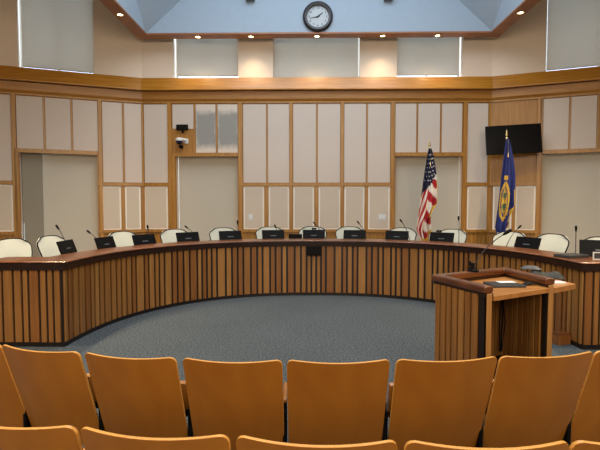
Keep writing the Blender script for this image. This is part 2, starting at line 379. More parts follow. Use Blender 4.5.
for a, c, l in ((144.5, 168.5, 'low fabric panel with pale border left of the left blind on the back wall'), (243.5, 264.5, 'low bordered fabric panel carrying the left light switch'), (268.5, 289.5, 'low bordered fabric panel just right of the one with the left switch'),
                (293, 314.3, 'low bordered fabric panel below the clock on its left'), (318.3, 340.5, 'low bordered fabric panel below the clock on its right'), (344, 364.5, 'low bordered fabric panel left of the one with the double switch'),
                (367.7, 389.8, 'low bordered fabric panel carrying the double light switch'), (466.3, 488, 'low bordered fabric panel just left of the blue flag')): panel(WC, a, c, zl0, zl1, l, FABL, True)
for a, c, z0, l in ((-22, 11.3, zm, 'tall fabric panel cut off at the far left edge'), (16.2, 43.3, zh, 'short fabric panel above the far left blind, leftmost of three'), (45, 70.8, zh, 'short fabric panel above the far left blind, middle of three'),
                    (72.5, 97.8, zh, 'short fabric panel above the far left blind, rightmost of three'), (101.8, 122, zm, 'tall fabric panel just right of the far left blind'), (123.8, 141.2, zm, 'tall fabric panel at the corner where left and back walls meet')): panel(WL, a, c, z0, zt, l, FAB)
for a, c, l in ((-22, 14, 'low bordered fabric panel cut off at the far left edge'), (102, 121.5, 'low bordered fabric panel just right of the far left blind'), (125, 141, 'low bordered fabric panel in the left wall corner')): panel(WL, a, c, zl0, zl1, l, FABL, True)
for a, c, l in ((543, 569, 'fabric panel right of the television, above the right blind'), (570.7, 597, 'fabric panel above the right blind, second from the television')): panel(WR, a, c, zh, zt, l, FAB)
for a, c, l in ((492.5, 512, 'low bordered fabric panel half hidden behind the blue flag'), (515, 535.5, 'low bordered fabric panel just right of the blue flag')): panel(WR, a, c, zl0, zl1, l, FABL, True)

# windows behind blinds
def window(n, W, a, c, z0, z1, m, slitl=.012, slitr=0.0, slitb=.03, jamb=0):
    L = c - a
    root = tag(bpy.data.objects.new('window_%d' % n, None), kind='structure'); C.objects.link(root)
    root.location = W.p(a, 0, z0); root.rotation_euler = (0, 0, math.atan2(W.d.y, W.d.x)); h = z1 - z0
    b = MB(); d = TH - .02
    b.box(0, d, 0, L, d + .01, h); b.build('pane', SKYW, root)
    b = MB()
    for x in (0, L / 2 - .02, L - .04): b.box(x, d - .05, 0, x + .04, d - .004, h)
    b.box(.04, d - .05, 0, L / 2 - .02, d - .004, .03); b.box(L / 2 + .02, d - .05, 0, L - .04, d - .004, .03); b.build('window_frame', WHITE, root)
    b = MB(); b.box(jamb + slitl, d - .16, slitb, L - slitr - .004, d - .155, h + .0); b.box(jamb + slitl, d - .168, slitb - .01, L - slitr - .004, d - .148, slitb + .015); b.build('roller_blind', m, root)
    if jamb: b = MB(); b.box(.0, d - .2, 0, .018, d - .06, h); b.box(.035, d - .22, 0, jamb + slitl + .05, d - .19, h); b.box(.018, d - .22, h * .40, .036, d - .19, h); b.build('side_blind', GREY, root)
a, c = openL[0]; window(1, WL, a, c, PLAT, Z_H0 + .02, SHADE, .03, jamb=.34)
a, c = openC[0]; window(2, WC, a, c, PLAT, Z_H0 + .02, SHADE, .007)
a, c = openC[1]; window(3, WC, a, c, PLAT, Z_H0 + .02, SHADE, .0)
a, c = openR[0]; window(4, WR, a, c, PLAT, Z_H0 + .02, SHADE, .0)
a, c = upL[0]; window(5, WL, a, c, Z_F1, 6.9, SHADEU, .05, slitb=.09)
a, c = upC[0]; window(6, WC, a, c, Z_F1, 6.9, SHADEU, .04, slitb=.115)
a, c = upC[1]; window(7, WC, a, c, Z_F1, 6.9, SHADEU, .0, .03, slitb=.0)
a, c = upC[2]; window(8, WC, a, c, Z_F1, 6.9, SHADEU, .0, .03, slitb=.11)
a, c = upR[0]; window(9, WR, a, c, Z_F1, 6.9, SHADEU, .03, slitb=.09)

# ------------------------------------------------------------------ council dais
CX, CY, RA, RB, NE = .16, 5.1, 2.97, 2.99, 2.25
def curve(off, n=96):
    pts = []
    for i in range(n + 1):
        t = math.pi * (1 - i / n); cx, sy = math.cos(t), math.sin(t)
        pts.append(Vector((CX + (RA + off) * math.copysign(abs(cx) ** (2 / NE), cx), CY + (RB + off) * abs(sy) ** (2 / NE))))
    return pts
XE = .88
def dpath(off, ext=XE): c_ = curve(off); return [Vector((CX - RA - ext, CY + (-off if off < 0 else 0)))] * 0 + [Vector((CX - RA - ext, CY))] + c_ + [Vector((CX + RA + ext, CY))]
dp = dpath(0)
dais = thing('council_dais', 'curved wooden horseshoe council dais with vertical slats and dark rail', 'desk', (CX, CY, 0))
HT = 1.0
b = MB(); b.sweep(dp, [(.0, 0.0), (.0, HT - .05), (-.03, HT - .05), (-.03, 0.0)]); b.build('backing_board', DARK, dais, local=False)
def run(path):
    L = [0]
    for i in range(1, len(path)): L.append(L[-1] + (path[i] - path[i - 1]).length)
    return L
def slats(b, path, z0, z1, ws, gap=.037, th=.018, rnd=random, edge=.008):
    L = run(path)
    def pos(s_):
        for i in range(1, len(path)):
            if s_ <= L[i] + 1e-9:
                f = (s_ - L[i - 1]) / max(1e-9, L[i] - L[i - 1]); return path[i - 1].lerp(path[i], f)
        return path[-1]
    s_ = edge; prev = 1
    while True:
        w_ = rnd.choice(ws)
        if s_ + w_ > L[-1] - edge + .005: 
            w_ = L[-1] - edge - s_
            if w_ < .03: break
        p, q = pos(s_), pos(s_ + w_); t = (q - p).normalized(); n = Vector((t.y, -t.x)) * th
        b.prism([p, p + n, q + n, q][::-1], z0, z1, rnd.choice((0, 0, 1, 2)))
        s_ += w_ + gap
WS = [.1, .05, .076, .05, .065, .06, .12]
sl = MB(); Zs0, Zs1 = .055, .91
slats(sl, [dp[0], dp[1]], Zs0, Zs1, [.1, .05, .076, .06], .026); slats(sl, curve(0), Zs0, Zs1, WS); slats(sl, [dp[-2], dp[-1]], Zs0, Zs1, [.1, .05, .076, .06], .026)
sl.build('slatted_front', [SL1, SL2, SL3], dais, local=False)
b = MB(); b.sweep(dp, [(.012, 0), (.012, .05), (0, .05), (0, 0)]); b.build('kick_board', DARK, dais, local=False)
rail = [(-.36, HT), (-.36, HT - .03), (.0, HT - .095), (.035, HT - .095), (.042, HT - .06), (.055, HT - .05), (.062, HT - .022), (.055, HT - .006), (.03, HT)]
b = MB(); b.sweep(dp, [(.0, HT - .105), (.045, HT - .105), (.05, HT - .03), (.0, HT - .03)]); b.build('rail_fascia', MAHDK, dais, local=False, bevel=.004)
b = MB(); b.sweep(dp, [(-.38, HT), (-.38, HT - .024), (.05, HT - .024), (.066, HT - .02), (.07, HT - .012), (.06, HT - .003), (.04, HT)], ymin=CY); b.build('top_rail', MAHOG, dais, local=False, smooth=True)
DZ = PLAT + .73
def annulus(o0, o1, z0, z1, m, name):
    a_, c_ = curve(o0), curve(o1); n = len(a_); b = MB()
    vs_ = [(p.x, p.y, z) for z in (z0, z1) for p in a_ + c_]; N = 2 * n; fs = []
    for i in range(n - 1):
        fs += [(i, i + 1, n + i + 1, n + i), (N + i, N + n + i, N + n + i + 1, N + i + 1), (i, N + i, N + i + 1, i + 1), (n + i, n + i + 1, N + n + i + 1, N + n + i)]
    fs += [(0, n, N + n, N), (n - 1, N + n - 1, N + 2 * n - 1, 2 * n - 1)]
    b.add(vs_, fs); return b.build(name, m, dais, local=False)
annulus(.03, .88, DZ - .03, DZ, DESKW, 'desktop')
annulus(.36, .378, DZ + .002, HT - .036, OAKP, 'ledge_support')
for sx in (-1, 1):
    xx = CX + sx * (RA + XE); b = MB(); b.box(xx - .02, CY + .03, 0, xx + .02, CY + .4, HT - .04); b.build('end_panel', OAKP, dais, local=False)
# raised platform behind the dais
pc = curve(.05); b = MB()
outer = [Vector((PRR.x, CY + .05)), Vector((PRR.x, PRR.y)), PR, PL, PLL, Vector((PLL.x, CY + .05))]
b.prism([(p.x, p.y) for p in (pc + outer)][::-1], 0.0, PLAT)
tag(b.build('floor_platform', CARPET), kind='structure')

# ------------------------------------------------------------------ office chairs
def office_chair():
    t = thing('office_chair', '', 'chair', (0, 0, 0), 0, 'cream backed chairs behind the dais')
    def outline(k, z):   # half width of backrest at height fraction k
        return .165 + .135 * math.sin(min(1, k * 1.15) * math.pi / 2)
    zb, ztop = .50, 1.0
    def pt(u, v):
        uu = 2 * u - 1; hw = outline(v, 0); top = 0
        if v > .8: hw *= math.sqrt(max(0, 1 - ((v - .8) / .2) ** 2 * .45))
        x = uu * hw; z = zb + (ztop - zb) * v - (.035 * uu ** 4 if v > .3 else 0) * v
        y = -.20 - .10 * v + .05 * uu * uu + .02 * math.sin(v * 3)
        return (x, y, z)
    b = MB(); b.grid(pt, 14, 14, .022); b.build('backrest', CREAM, t, smooth=True)
    e = [pt(0, j / 12) for j in range(13)] + [pt(i / 12, 1) for i in range(1, 13)] + [pt(1, 1 - j / 12) for j in range(1, 13)] + [pt(1 - i / 12, 0) for i in range(1, 12)]
    b = MB(); b.tube([Vector(p) + Vector((0, -.008, 0)) for p in e], .010, 8, closed=True)
    b.tube([(0, -.24, .52), (0, -.22, .44), (0, -.06, .40)], .022, 8); b.build('back_frame', BLACK, t, smooth=True)
    b = MB(); b.grid(lambda u, v: ((2 * u - 1) * .25 * (1 - .15 * abs(2 * v - 1) ** 3), -.2 + .45 * v, .44 + .025 * (1 - (2 * u - 1) ** 4) * (1 - (2 * v - 1) ** 4)), 12, 12, -.05)
    b.build('seat', CREAM, t, smooth=True)
    for s in (-1, 1):
        b = MB(); b.tube([(s * .2, -.02, .40), (s * .265, -.02, .42), (s * .265, -.02, .64)], .014, 8); b.build('armrest_post', BLACK, t, smooth=True)
        b = MB(); b.box(s * .265 - .03, -.14, .64, s * .265 + .03, .12, .665); b.build('armrest', BLACK, t, bevel=.01)
    b = MB(); b.lathe([(.03, .08), (.03, .26), (.02, .26), (.02, .40)], 14); b.build('gas_column', STEEL, t, smooth=True)
    b = MB(); W = []
    for k in range(5):
        q = 2 * math.pi * k / 5 + .3; c_, s = math.cos(q), math.sin(q)
        b.tube([(0, 0, .10), (c_ * .16, s * .16, .09), (c_ * .3, s * .3, .07)], [.028, .022, .014], 8)
    b.build('star_base', BLACK, t, smooth=True)
    for k in range(5):
        q = 2 * math.pi * k / 5 + .3; b = MB(); b.lathe([(.01, -.02), (.028, -.018), (.028, .018), (.01, .02)], 12, c=(.3 * math.cos(q), .3 * math.sin(q), .028), axis='y'); b.build('caster', BLACK, t, smooth=True)
    return t
def on_ring(px, Rr):          # where a sight line through column px meets the seating arc of radius Rr about the dais centre
    d = ray(px, 204); a_ = d.x ** 2 + d.y ** 2; b_ = -2 * (d.x * CX + d.y * CY); c_ = CX ** 2 + CY ** 2 - Rr ** 2
    t = (-b_ + math.sqrt(b_ * b_ - 4 * a_ * c_)) / (2 * a_); return Vector((d.x * t, d.y * t))
proto = office_chair(); first = True
CH = [(24, 4.3, 'cream chair cut by the left edge, at the left end of the dais', 0), (64, 4.3, 'cream chair behind the leftmost monitor of the dais', .25), (130, 4.3, 'cream chair between the second and third monitors, before the left wall panels', .1),
      (180, 4.35, 'cream chair in front of the left edge of the back wall blind', .1), (227, 4.4, 'cream chair at the right part of the left blind', .1), (271, 4.45, 'cream chair below the left light switch', 0),
      (313, 4.5, 'cream chair at the middle of the dais above the black box', 0), (350, 4.5, 'cream chair just right of the middle chair', .1), (399, 4.4, 'cream chair just left of the striped flag', -.1),
      (447, 4.4, 'cream chair just right of the striped flag', -.15), (504, 4.3, 'cream chair in front of the blue flag', 0), (543, 4.3, 'wide cream chair right of the blue flag beside the flat grey box', -.1), (590, 4.3, 'chair hidden behind the large monitor at the right edge', 0)]
for px, rr, lab, dr in CH:
    o = proto if first else copy_tree(proto); first = False
    p = on_ring(px, rr); rz = math.atan2(CY - p.y, CX - p.x) - math.pi / 2 + dr
    place(o, (p.x, p.y, PLAT), rz, lab)

# ------------------------------------------------------------------ monitors on the desk
def monitor(wd=.43, hh=.25):
    t = thing('desk_monitor', '', 'monitor', (0, 0, 0), 0, 'black monitors along the dais')
    def r(bm):
        bm.M = Matrix.Translation((0, 0, .03)) @ Matrix.Rotation(R(-20), 4, 'X'); return bm
    b = r(MB()); b.box(-wd / 2, -.012, 0, wd / 2, .016, hh); b.build('housing', BLACK, t, bevel=.006)
    b = r(MB()); b.box(-wd / 2 + .012, .016, .012, wd / 2 - .012, .019, hh - .012); b.build('screen', SCREEN, t)
    b = r(MB()); b.box(-.055, -.0145, .125, .055, -.0118, .14); b.build('maker_mark', LOGO, t)
    b = MB(); b.box(-.11, -.07, 0, .11, .09, .015); b.box(-.03, -.055, .015, .03, -.03, .10); b.build('stand', BLACK, t, bevel=.004)
    return t
mp = monitor(); first = True
MO = [(70, 3.6, 'black monitor leftmost on the dais, turned toward the middle', 1, .35), (108, 3.6, 'black monitor second from the left on the dais', 1, .3), (146, 3.6, 'black monitor third from the left, in front of the corner panels', 1, .1), (189, 3.62, 'black monitor in front of the left blind on the back wall', 1, .05),
      (231, 3.62, 'black monitor at the right edge of the left blind', 1, 0), (273.5, 3.62, 'black monitor below the left light switch', 1, 0), (314, 3.62, 'black monitor at the middle of the dais above the black box', 1, 0),
      (354.5, 3.62, 'black monitor right of the middle one, below the low panels', 1, 0), (396.5, 3.62, 'black monitor just left of the striped flag', 1, 0), (441, 3.6, 'black monitor with a webcam just right of the striped flag', 1, 0),
      (525.5, 3.6, 'black monitor tilted between two cream chairs right of the blue flag', 1, -.1)]
for px, rr, lab, sc, dr in MO:
    o = mp if first else copy_tree(mp); first = False
    p = on_ring(px, rr); place(o, (p.x, p.y, DZ), math.atan2(CY - p.y, CX - p.x) + math.pi / 2 + math.pi * 0 + dr, lab)
    o.rotation_euler.z += 0
big = copy_tree(mp); p = on_ring(603, 3.62); big.scale = (1.1, 1.1, 1.15); place(big, (p.x, p.y, DZ), R(-28), 'large black monitor cut by the right edge of the frame', None)
# small black devices between monitors
for px, lab in ((295.3, 'small black device on the desk left of the middle monitor'),):
    p = on_ring(px, 3.6); t = thing('desk_clock_unit', lab, 'device', (p.x, p.y, DZ), 0)
    b = MB(); b.box(-.13, -.03, 0, .13, .03, .19); b.build('housing', BLACK, t, bevel=.008); b = MB(); b.box(-.05, -.034, .08, .05, -.03, .10); b.build('label_strip', DGREY, t)
for px, lab in ((439, 'small black webcam on top of the monitor right of the striped flag'), (314, 'small black webcam on top of the middle monitor')):
    p = on_ring(px, 3.6); t = thing('webcam', lab, 'camera', (p.x, p.y - .02, DZ + .276), 0)
    b = MB(); b.box(-.045, -.015, 0, .045, .02, .035); b.build('body', BLACK, t, bevel=.008)
    b = MB(); b.lathe([(.012, -.022), (.014, -.014)], 12, c=(0, 0, .018), axis='y'); b.build('lens', DGREY, t)

# ------------------------------------------------------------------ gooseneck microphones on the desk
def mic(head, base, label, name='gooseneck_microphone', r0=.006):
    h, q = Vector(head), Vector(base); t = thing(name, label, 'microphone', q, 0, 'gooseneck microphones along the dais')
    v = h - q; mid = Vector((v.x * .25, v.y * .25, v.z * .62))
    b = MB(); b.lathe([(.05, 0), (.05, .012), (.02, .022), (.012, .03)], 16); b.build('base', BLACK, t, smooth=True)
    pts = []
    for i in range(11):
        f = i / 10; pts.append(Vector((0, 0, .02)) * (1 - f) ** 2 + mid * 2 * f * (1 - f) + v * f * f)
    b = MB(); b.tube(pts, r0, 8); b.build('gooseneck', DGREY, t, smooth=True)
    d = (pts[-1] - pts[-2]).normalized(); b = MB(); b.tube([v - d * .03, v - d * .01, v + d * .02, v + d * .045, v + d * .055], [.008, .013, .016, .014, .006], 10); b.build('foam_head', BLACK, t, smooth=True); return t
for hx, hy, bx, lab in ((58, 228, 68, 'microphone stem above the leftmost monitor leaning left'), (89.5, 232.5, 104, 'microphone leaning far left behind the second monitor'), (147.8, 228, 149, 'microphone standing behind the third monitor'),
                        (187, 227.5, 200, 'microphone curving over the left blind'), (237.6, 223, 238.5, 'upright microphone at the edge of the left blind'), (275.5, 227, 279, 'short microphone below the left switch'), (315, 224, 325, 'microphone above the middle monitor'),
                        (358.7, 223, 368, 'microphone below the low panel left of the double switch'), (401.5, 221.5, 411, 'microphone left of the striped flag'), (458.6, 219, 459.6, 'tall upright microphone between the two flags'),
                        (519, 227.5, 506, 'microphone leaning right in front of the blue flag'), (576, 229.5, 577, 'upright microphone on the flat grey box at the right')):
    p = on_ring(bx, 3.72); d = ray(hx, hy); t_ = p.y / d.y; mic((d.x * t_, p.y, EYE + d.z * t_), (p.x, p.y, DZ), lab)

# ------------------------------------------------------------------ lectern
hA = 1.04
cA, cB, cC, cD = [at_z(*q, hA) for q in ((438, 274.7), (489.5, 286.2), (504.5, 267.7), (550.8, 278.3))]
A_, B_, C_, D_ = [Vector((q.x, q.y)) for q in (cA, cB, cC, cD)]
lec = thing('lectern', 'slatted wooden lectern with a dark rail on three sides', 'lectern', ((A_.x + C_.x) / 2, (A_.y + C_.y) / 2 - .2, 0))
def wallboard(p, q, name, both=True):
    b = MB(); t = (q - p).normalized(); n = Vector((t.y, -t.x)) * .02
    b.prism([p - n, q - n, q + n, p + n], .03, hA - .05, 3)
    slats(b, [p + n, q + n], .03, hA - .075, [.05, .06, .045, .055], .02, .014, edge=.012)
    slats(b, [q - n, p - n], .03, hA - .075, [.05, .06, .045, .055], .02, .014, edge=.012)
    return b.build(name, [SL1, SL2, SL3, DARK], lec, local=False)
wallboard(B_ + (A_ - B_).normalized() * .027, A_, 'side_panel'); wallboard(A_ + (C_ - A_).normalized() * .035, C_, 'front_panel'); wallboard(C_ + (D_ - C_).normalized() * .035, D_ + (C_ - D_).normalized() * .04, 'side_panel')
b = MB(); b.sweep([B_, A_, C_, D_], [(-.04, hA), (-.045, hA - .02), (-.04, hA - .055), (.04, hA - .055), (.045, hA - .02), (.04, hA)]); b.build('top_rail', MAHOG, lec, local=False, bevel=.012)
b = MB(); b.sweep([B_, A_, C_, D_], [(-.026, hA - .056), (-.026, hA - .082), (.037, hA - .082), (.037, hA - .056)]); b.build('rail_apron', MAHDK, lec, local=False)
for q in (B_, D_):
    b = MB(); b.M = Matrix.Translation((q.x, q.y, 0)) @ Matrix.Rotation(R(-20), 4, 'Z'); b.box(-.018, -.022, 0, .018, .022, hA - .056); b.build('post', SL2, lec, local=False, bevel=.003)
dv = (C_ - A_).normalized(); iv = Vector((-dv.y, dv.x)) * -1
zd = hA - .075
b = MB(); e = .05
b.prism([B_ + dv * .03 + (B_ - A_).normalized() * .02, D_ - dv * .03 + (D_ - C_).normalized() * .02, C_ + (D_ - C_).normalized() * e - dv * .03, A_ + (B_ - A_).normalized() * e + dv * .03], zd - .038, zd); b.build('desktop', DESKW, lec, local=False, bevel=.003)
b = MB(); s0 = D_ + dv * .05; s1 = C_.lerp(D_, .25) + dv * .05
sx = at_z(576, 284, zd - .01)
ex = Vector((sx.x, sx.y)); b.prism([D_ + dv * .035, ex, ex + (C_ - D_).normalized() * .4, s1 - dv * .015], zd - .055, zd - .01); b.build('side_shelf', DESKW, lec, local=False, bevel=.003)
bc = (A_ + B_ + C_ + D_) / 4
t = thing('equipment_case', 'black equipment case on the floor inside the lectern', 'box', (bc.x, bc.y, 0), math.atan2(dv.y, dv.x))
b = MB(); b.box(-.28, -.1, .0, .3, .16, .27); b.build('case', BLACK, t, bevel=.01); b = MB(); b.box(-.26, -.103, .05, .28, -.1, .22); b.build('front_panel', SCREEN, t)
b = MB(); q = C_.lerp(A_, .12) + Vector((0, -.08))
for k in range(3):
    o = .010 * k; b.tube([(q.x + o, q.y, zd - .06), (q.x + .02 * math.sin(k), q.y - .02, .75), (q.x + o * 2, q.y - .01 * k, .55), (q.x - .01 + o, q.y - .03, .28)], .005 + .002 * (k % 2), 6)
tag(b.build('cable_bundle', BLACK, smooth=True), 'black cables hanging down inside the lectern', 'cable')
# things on the lectern
def flat(name, label, cat, px, py, z, w_, d_, h, rz, m, bevel=.002):
    q = at_z(px, py, z); t = thing(name, label, cat, (q.x, q.y, z), rz); b = MB(); b.box(-w_ / 2, -d_ / 2, 0, w_ / 2, d_ / 2, h); b.build('body', m, t, bevel=bevel); return t
g = math.atan2(dv.y, dv.x)
t = flat('tablet_computer', 'dark grey tablet lying on the lectern desktop', 'tablet', 504, 285.5, zd + .001, .27, .20, .018, .05, DGREY); b = MB(); b.box(-.12, -.085, .018, .12, .085, .0195); b.build('screen', FOLD, t)
tag(flat('paper_sheet', 'white paper sheet on the dark tablet of the lectern', 'paper', 506, 282, zd + .022, .15, .08, .002, .1, PAPER), kind=None)
t = thing('computer_mouse', 'black computer mouse on the lectern desktop by the right rail', 'mouse', at_z(528.5, 285, zd + .001), .3)
b = MB(); b.grid(lambda u, v: ((2 * u - 1) * .05, (2 * v - 1) * .03, .028 * math.sqrt(max(0, 1 - (2 * u - 1) ** 2 * .9)) * math.sqrt(max(0, 1 - (2 * v - 1) ** 2 * .8))), 8, 8, -.004); b.build('shell', BLACK, t, smooth=True)
zs = zd - .009
flat('paper_stack', 'white papers on the side shelf of the lectern', 'paper', 557, 283.2, zs, .12, .08, .014, .1, PAPER)
t = thing('grey_bag', 'dark grey folded bag slumped on the side shelf behind the lectern rail', 'bag', at_z(545, 277, zs), -.45)
b = MB(); b.grid(lambda u, v: ((2 * u - 1) * .16, (2 * v - 1) * .085, (.004) + (.055 + .015 * math.sin(u * 9)) * (1 - (2 * u - 1) ** 4) * (1 - (2 * v - 1) ** 2)), 14, 8, -.004); b.build('body', FOLD, t, smooth=True)
b = MB(); b.grid(lambda u, v: (-.12 + (2 * u - 1) * .09, .02 + (2 * v - 1) * .05, .07 + .03 * (1 - (2 * u - 1) ** 4) * (1 - (2 * v - 1) ** 2)), 8, 6, -.006); b.build('flap', DGREY, t, smooth=True)
# lectern microphone with its clamp
q = at_z(473, 271, hA); hd = at_z_depth(506, 233, q.y - .12)
lm = mic(hd, (q.x, q.y, hA), 'microphone on the lectern rail leaning right', r0=.0045)
b = MB(); b.box(-.03, -.02, .01, .015, .02, .035); b.box(-.02, -.015, .035, .01, .015, .075); b.box(-.035, -.012, .045, -.02, .012, .09); b.build('clamp', BLACK, lm, bevel=.004)
# small step box
q = at_z(566, 345, 0); t = thing('wooden_floor_box', 'small brown wooden box on the carpet against the right side of the dais', 'box', (q.x - .03, q.y + .06, 0), .3)
b = MB(); b.box(-.09, -.06, 0, .09, .06, .12); b.build('body', SL3, t, bevel=.004); b = MB(); b.box(-.095, -.065, .12, .095, .065, .132); b.build('lid', MAHOG, t, bevel=.003)
# black box under dais rail
q = at_y(314, 250.5, CY + RB - .02); t = thing('under_rail_speaker', 'small black box mounted on the slats under the dais rail', 'speaker', (q.x, CY + RB - .025, q.z - .08), 0)
b = MB(); b.box(-.125, -.07, 0, .125, 0, .16); b.build('housing', BLACK, t, bevel=.006); b = MB(); b.box(-.11, -.073, .012, .11, -.07, .148); b.build('grille', SCREEN, t)
# grey box and card on right of dais
q = at_z(573, 257.5, HT); t = thing('document_recorder', 'flat grey box on the dais ledge at the right', 'device', (q.x, q.y + .04, HT), .35)
b = MB(); b.box(-.16, -.11, 0, .16, .11, .035); b.build('body', DGREY, t, bevel=.004); b = MB(); b.box(-.14, -.085, .035, .14, .085, .038); b.build('lid', FOLD, t)
q = at_z(601, 260, HT); t = thing('name_card_holder', 'white framed card standing at the right edge of the dais', 'card holder', (q.x, q.y + .02, HT), -.2)
b = MB(); b.box(-.075, -.006, 0, .075, .006, .012); b.box(-.075, -.006, .078, .075, .006, .09); b.box(-.075, -.006, .012, -.063, .006, .078); b.box(.063, -.006, .012, .075, .006, .078); b.build('frame', WHITE, t)
b = MB(); b.box(-.063, -.002, .012, .063, .002, .078); b.build('card', DGREY, t)

# ------------------------------------------------------------------ flags
def star(b, M_, r, mi):
    p = [(0, 0, 0)]
    for k in range(10):
        a_ = math.pi / 2 + k * math.pi / 5; q = r if k % 2 == 0 else r * .42; p.append((q * math.cos(a_), 0, q * math.sin(a_)))
    b.add([M_ @ Vector(x) for x in p], [(0, k + 1, (k + 1) % 10 + 1) for k in range(10)], mi)
def flag(label, px, ytop, Y, cols, kind, L0, R0):
    tp = at_y(px, ytop, Y); t = thing('ceremonial_flag', label, 'flag', (tp.x, Y, PLAT), 0, 'flags behind the dais')
    H = tp.z - PLAT
    b = MB(); b.lathe([(.17, 0), (.17, .02), (.10, .04), (.035, .07), (.03, .11)], 24); b.build('floor_stand', BRASS, t, smooth=True)
    b = MB(); b.tube([(0, 0, .05), (0, 0, H - .2)], .014, 10); b.build('pole', SL3 if kind == 'us' else DESKW, t, smooth=True)
    b = MB(); b.lathe([(.005, 0), (.022, .01), (.022, .03), (.01, .05), (.028, .08), (.02, .13), (.002, .21)], 12, c=(0, 0, H - .21)); b.build('finial', BRASS, t, smooth=True)
    z1 = H - .20; z0 = at_y(px, 241.5, Y).z - PLAT - .02
    NU, NV = 44, 48
    VD = .66 if kind == 'us' else .80
    def edge(v):   # left, right extents
        k = min(1, v / .85) ** .8
        l_ = L0 * k * (1 - .45 * max(0, v - .86) / .14)
        e_ = min(1, max(0, v - VD) / .14)
        return -.02 - l_, .03 + R0 * (min(1, v / .45) ** .7) * (1 - 1.1 * e_)
    def pt(u, v):
        l, r_ = edge(v); amp = .012 + .05 * min(1, v * 1.6)
        x = l + (r_ - l) * u + .015 * math.sin(v * 7) * u
        y = -.03 - amp * (1 + math.sin(u * math.pi * 2 * 3.2 + v * 1.6)) * .9 - .02 * math.sin(u * 23 + 5 * v)
        sag = .10 * math.sin(u * math.pi * 1.1) - (0.16 * max(0, u - .62) / .38 if kind == 'us' else .30 * max(0, u - .55) / .45)
        z = z1 - (z1 - z0) * v * (1 + 0 * u) - (sag * v if v > 0 else 0) * -1 * 1.0 if False else z1 - (z1 - z0 + .0) * v * (1 - (.0 if u < .55 else (u - .55) * (.28 if kind == 'us' else .45)))
        return Vector((x, y, z))
    b = MB(); P_ = [[pt(i / NU, j / NV) for i in range(NU + 1)] for j in range(NV + 1)]
    b.v = [p for r_ in P_ for p in r_]
    for j in range(NV):
        for i in range(NU):
            u_, v_ = (i + .5) / NU, (j + .5) / NV; W = NU + 1
            if kind == 'us':
                if v_ < .40 + .18 * (0.5 - u_) or v_ < .1: mi = 2
                else:
                    c_ = v_ * 9.5 - (3.2 * (u_ - .45) if u_ > .45 else 9.0 * (.45 - u_)); mi = 0 if math.floor(c_) % 2 == 0 else 1
                if v_ > .965 or (u_ > .97 and v_ > .4) or (u_ > .86 and .67 < v_ < .82): mi = 3
            else:
                mi = 0
                du, dv_ = (u_ - .42) / .26, (v_ - .60) / .20; rr = math.hypot(du, dv_)
                if rr < 1: mi = 1
                if rr < .78: mi = 0 if rr > .68 else (4 if (math.sin(u_ * 40) + math.sin(v_ * 60) > .1) else 1)
                if .36 < v_ < .395 and .28 < u_ < .56: mi = 1
                if v_ > .975 or (u_ > .95 and v_ > .60) or (u_ > .82 and .80 < v_ < .95): mi = 3
            b.f.append((j * W + i, j * W + i + 1, (j + 1) * W + i + 1, (j + 1) * W + i)); b.m.append(mi)
    if kind == 'us':
        for r_ in range(7):
            for s_ in range(4):
                u_ = .15 + .2 * s_ + (.1 if r_ % 2 else 0); v_ = .07 + .045 * r_
                if u_ < .95: p = pt(u_, v_); star(b, Matrix.Translation(p + Vector((0, -.012, 0))), .02, 1)
    o = b.build('flag_cloth', cols, t, smooth=True, recalc=False)
    md = o.modifiers.new('solid', 'SOLIDIFY'); md.thickness = .003
    b = MB(); b.tube([(.0, -.02, z1 + .02), (.015, -.06, z1 - .05), (.02, -.05, z1 - .3)], .006, 6); b.lathe([(.006, 0), (.016, -.02), (.014, -.09), (.004, -.1)][::-1], 8, c=(.02, -.05, z1 - .3)); b.build('tassel_cord', BRASS, t, smooth=True)
    return t
flag('striped red and white flag with navy star field, furled on its pole', 429.5, 139.5, 9.95, [RED, FWH, NAVY, FGOLD], 'us', .27, .125)
flag('blue flag with gold emblem furled in front of the television', 506.8, 129.5, 9.8, [BLUE, FGOLD, BLUE, FGOLD, GREEN], 'blue', .24, .125)

# ------------------------------------------------------------------ television
tl, tr = at_z_depth(486.3, 126.4, 10.33), at_z_depth(541.9, 123, 10.13); bl = at_z_depth(486.3, 154.8, 10.28); br = at_z_depth(541.4, 152, 10.08)
c0 = (tl + tr + bl + br) / 4; ux = (tr - tl).normalized(); uz = (tl - bl).normalized(); uy = uz.cross(ux).normalized(); uz = ux.cross(uy)
tvw = (tr - tl).length / 2; tvh = (tl - bl).length / 2
t = thing('wall_television', 'black flat television mounted on the wood panel behind the blue flag', 'television', c0)
b = MB(); b.M = Matrix(((ux.x, uy.x, uz.x, 0), (ux.y, uy.y, uz.y, 0), (ux.z, uy.z, uz.z, 0), (0, 0, 0, 1)))
MT = b.M.copy(); b.box(-tvw, 0, -tvh, tvw, .05, tvh); b.build('housing', BLACK, t, bevel=.006)
b = MB(); b.M = MT; b.box(-tvw + .015, -.003, -tvh + .02, tvw - .015, 0, tvh - .015); b.build('screen', SCREEN, t)
wp = WR.p(WR.u(514), .03, c0.z) - c0
b = MB(); b.tube([(0, .05, 0), wp * .5 + Vector((-.06, 0, 0)), wp], .03, 8); b.M = MT; b.box(-.2, .05, -.2, .2, .07, .2); b.build('mount_arm', DGREY, t)

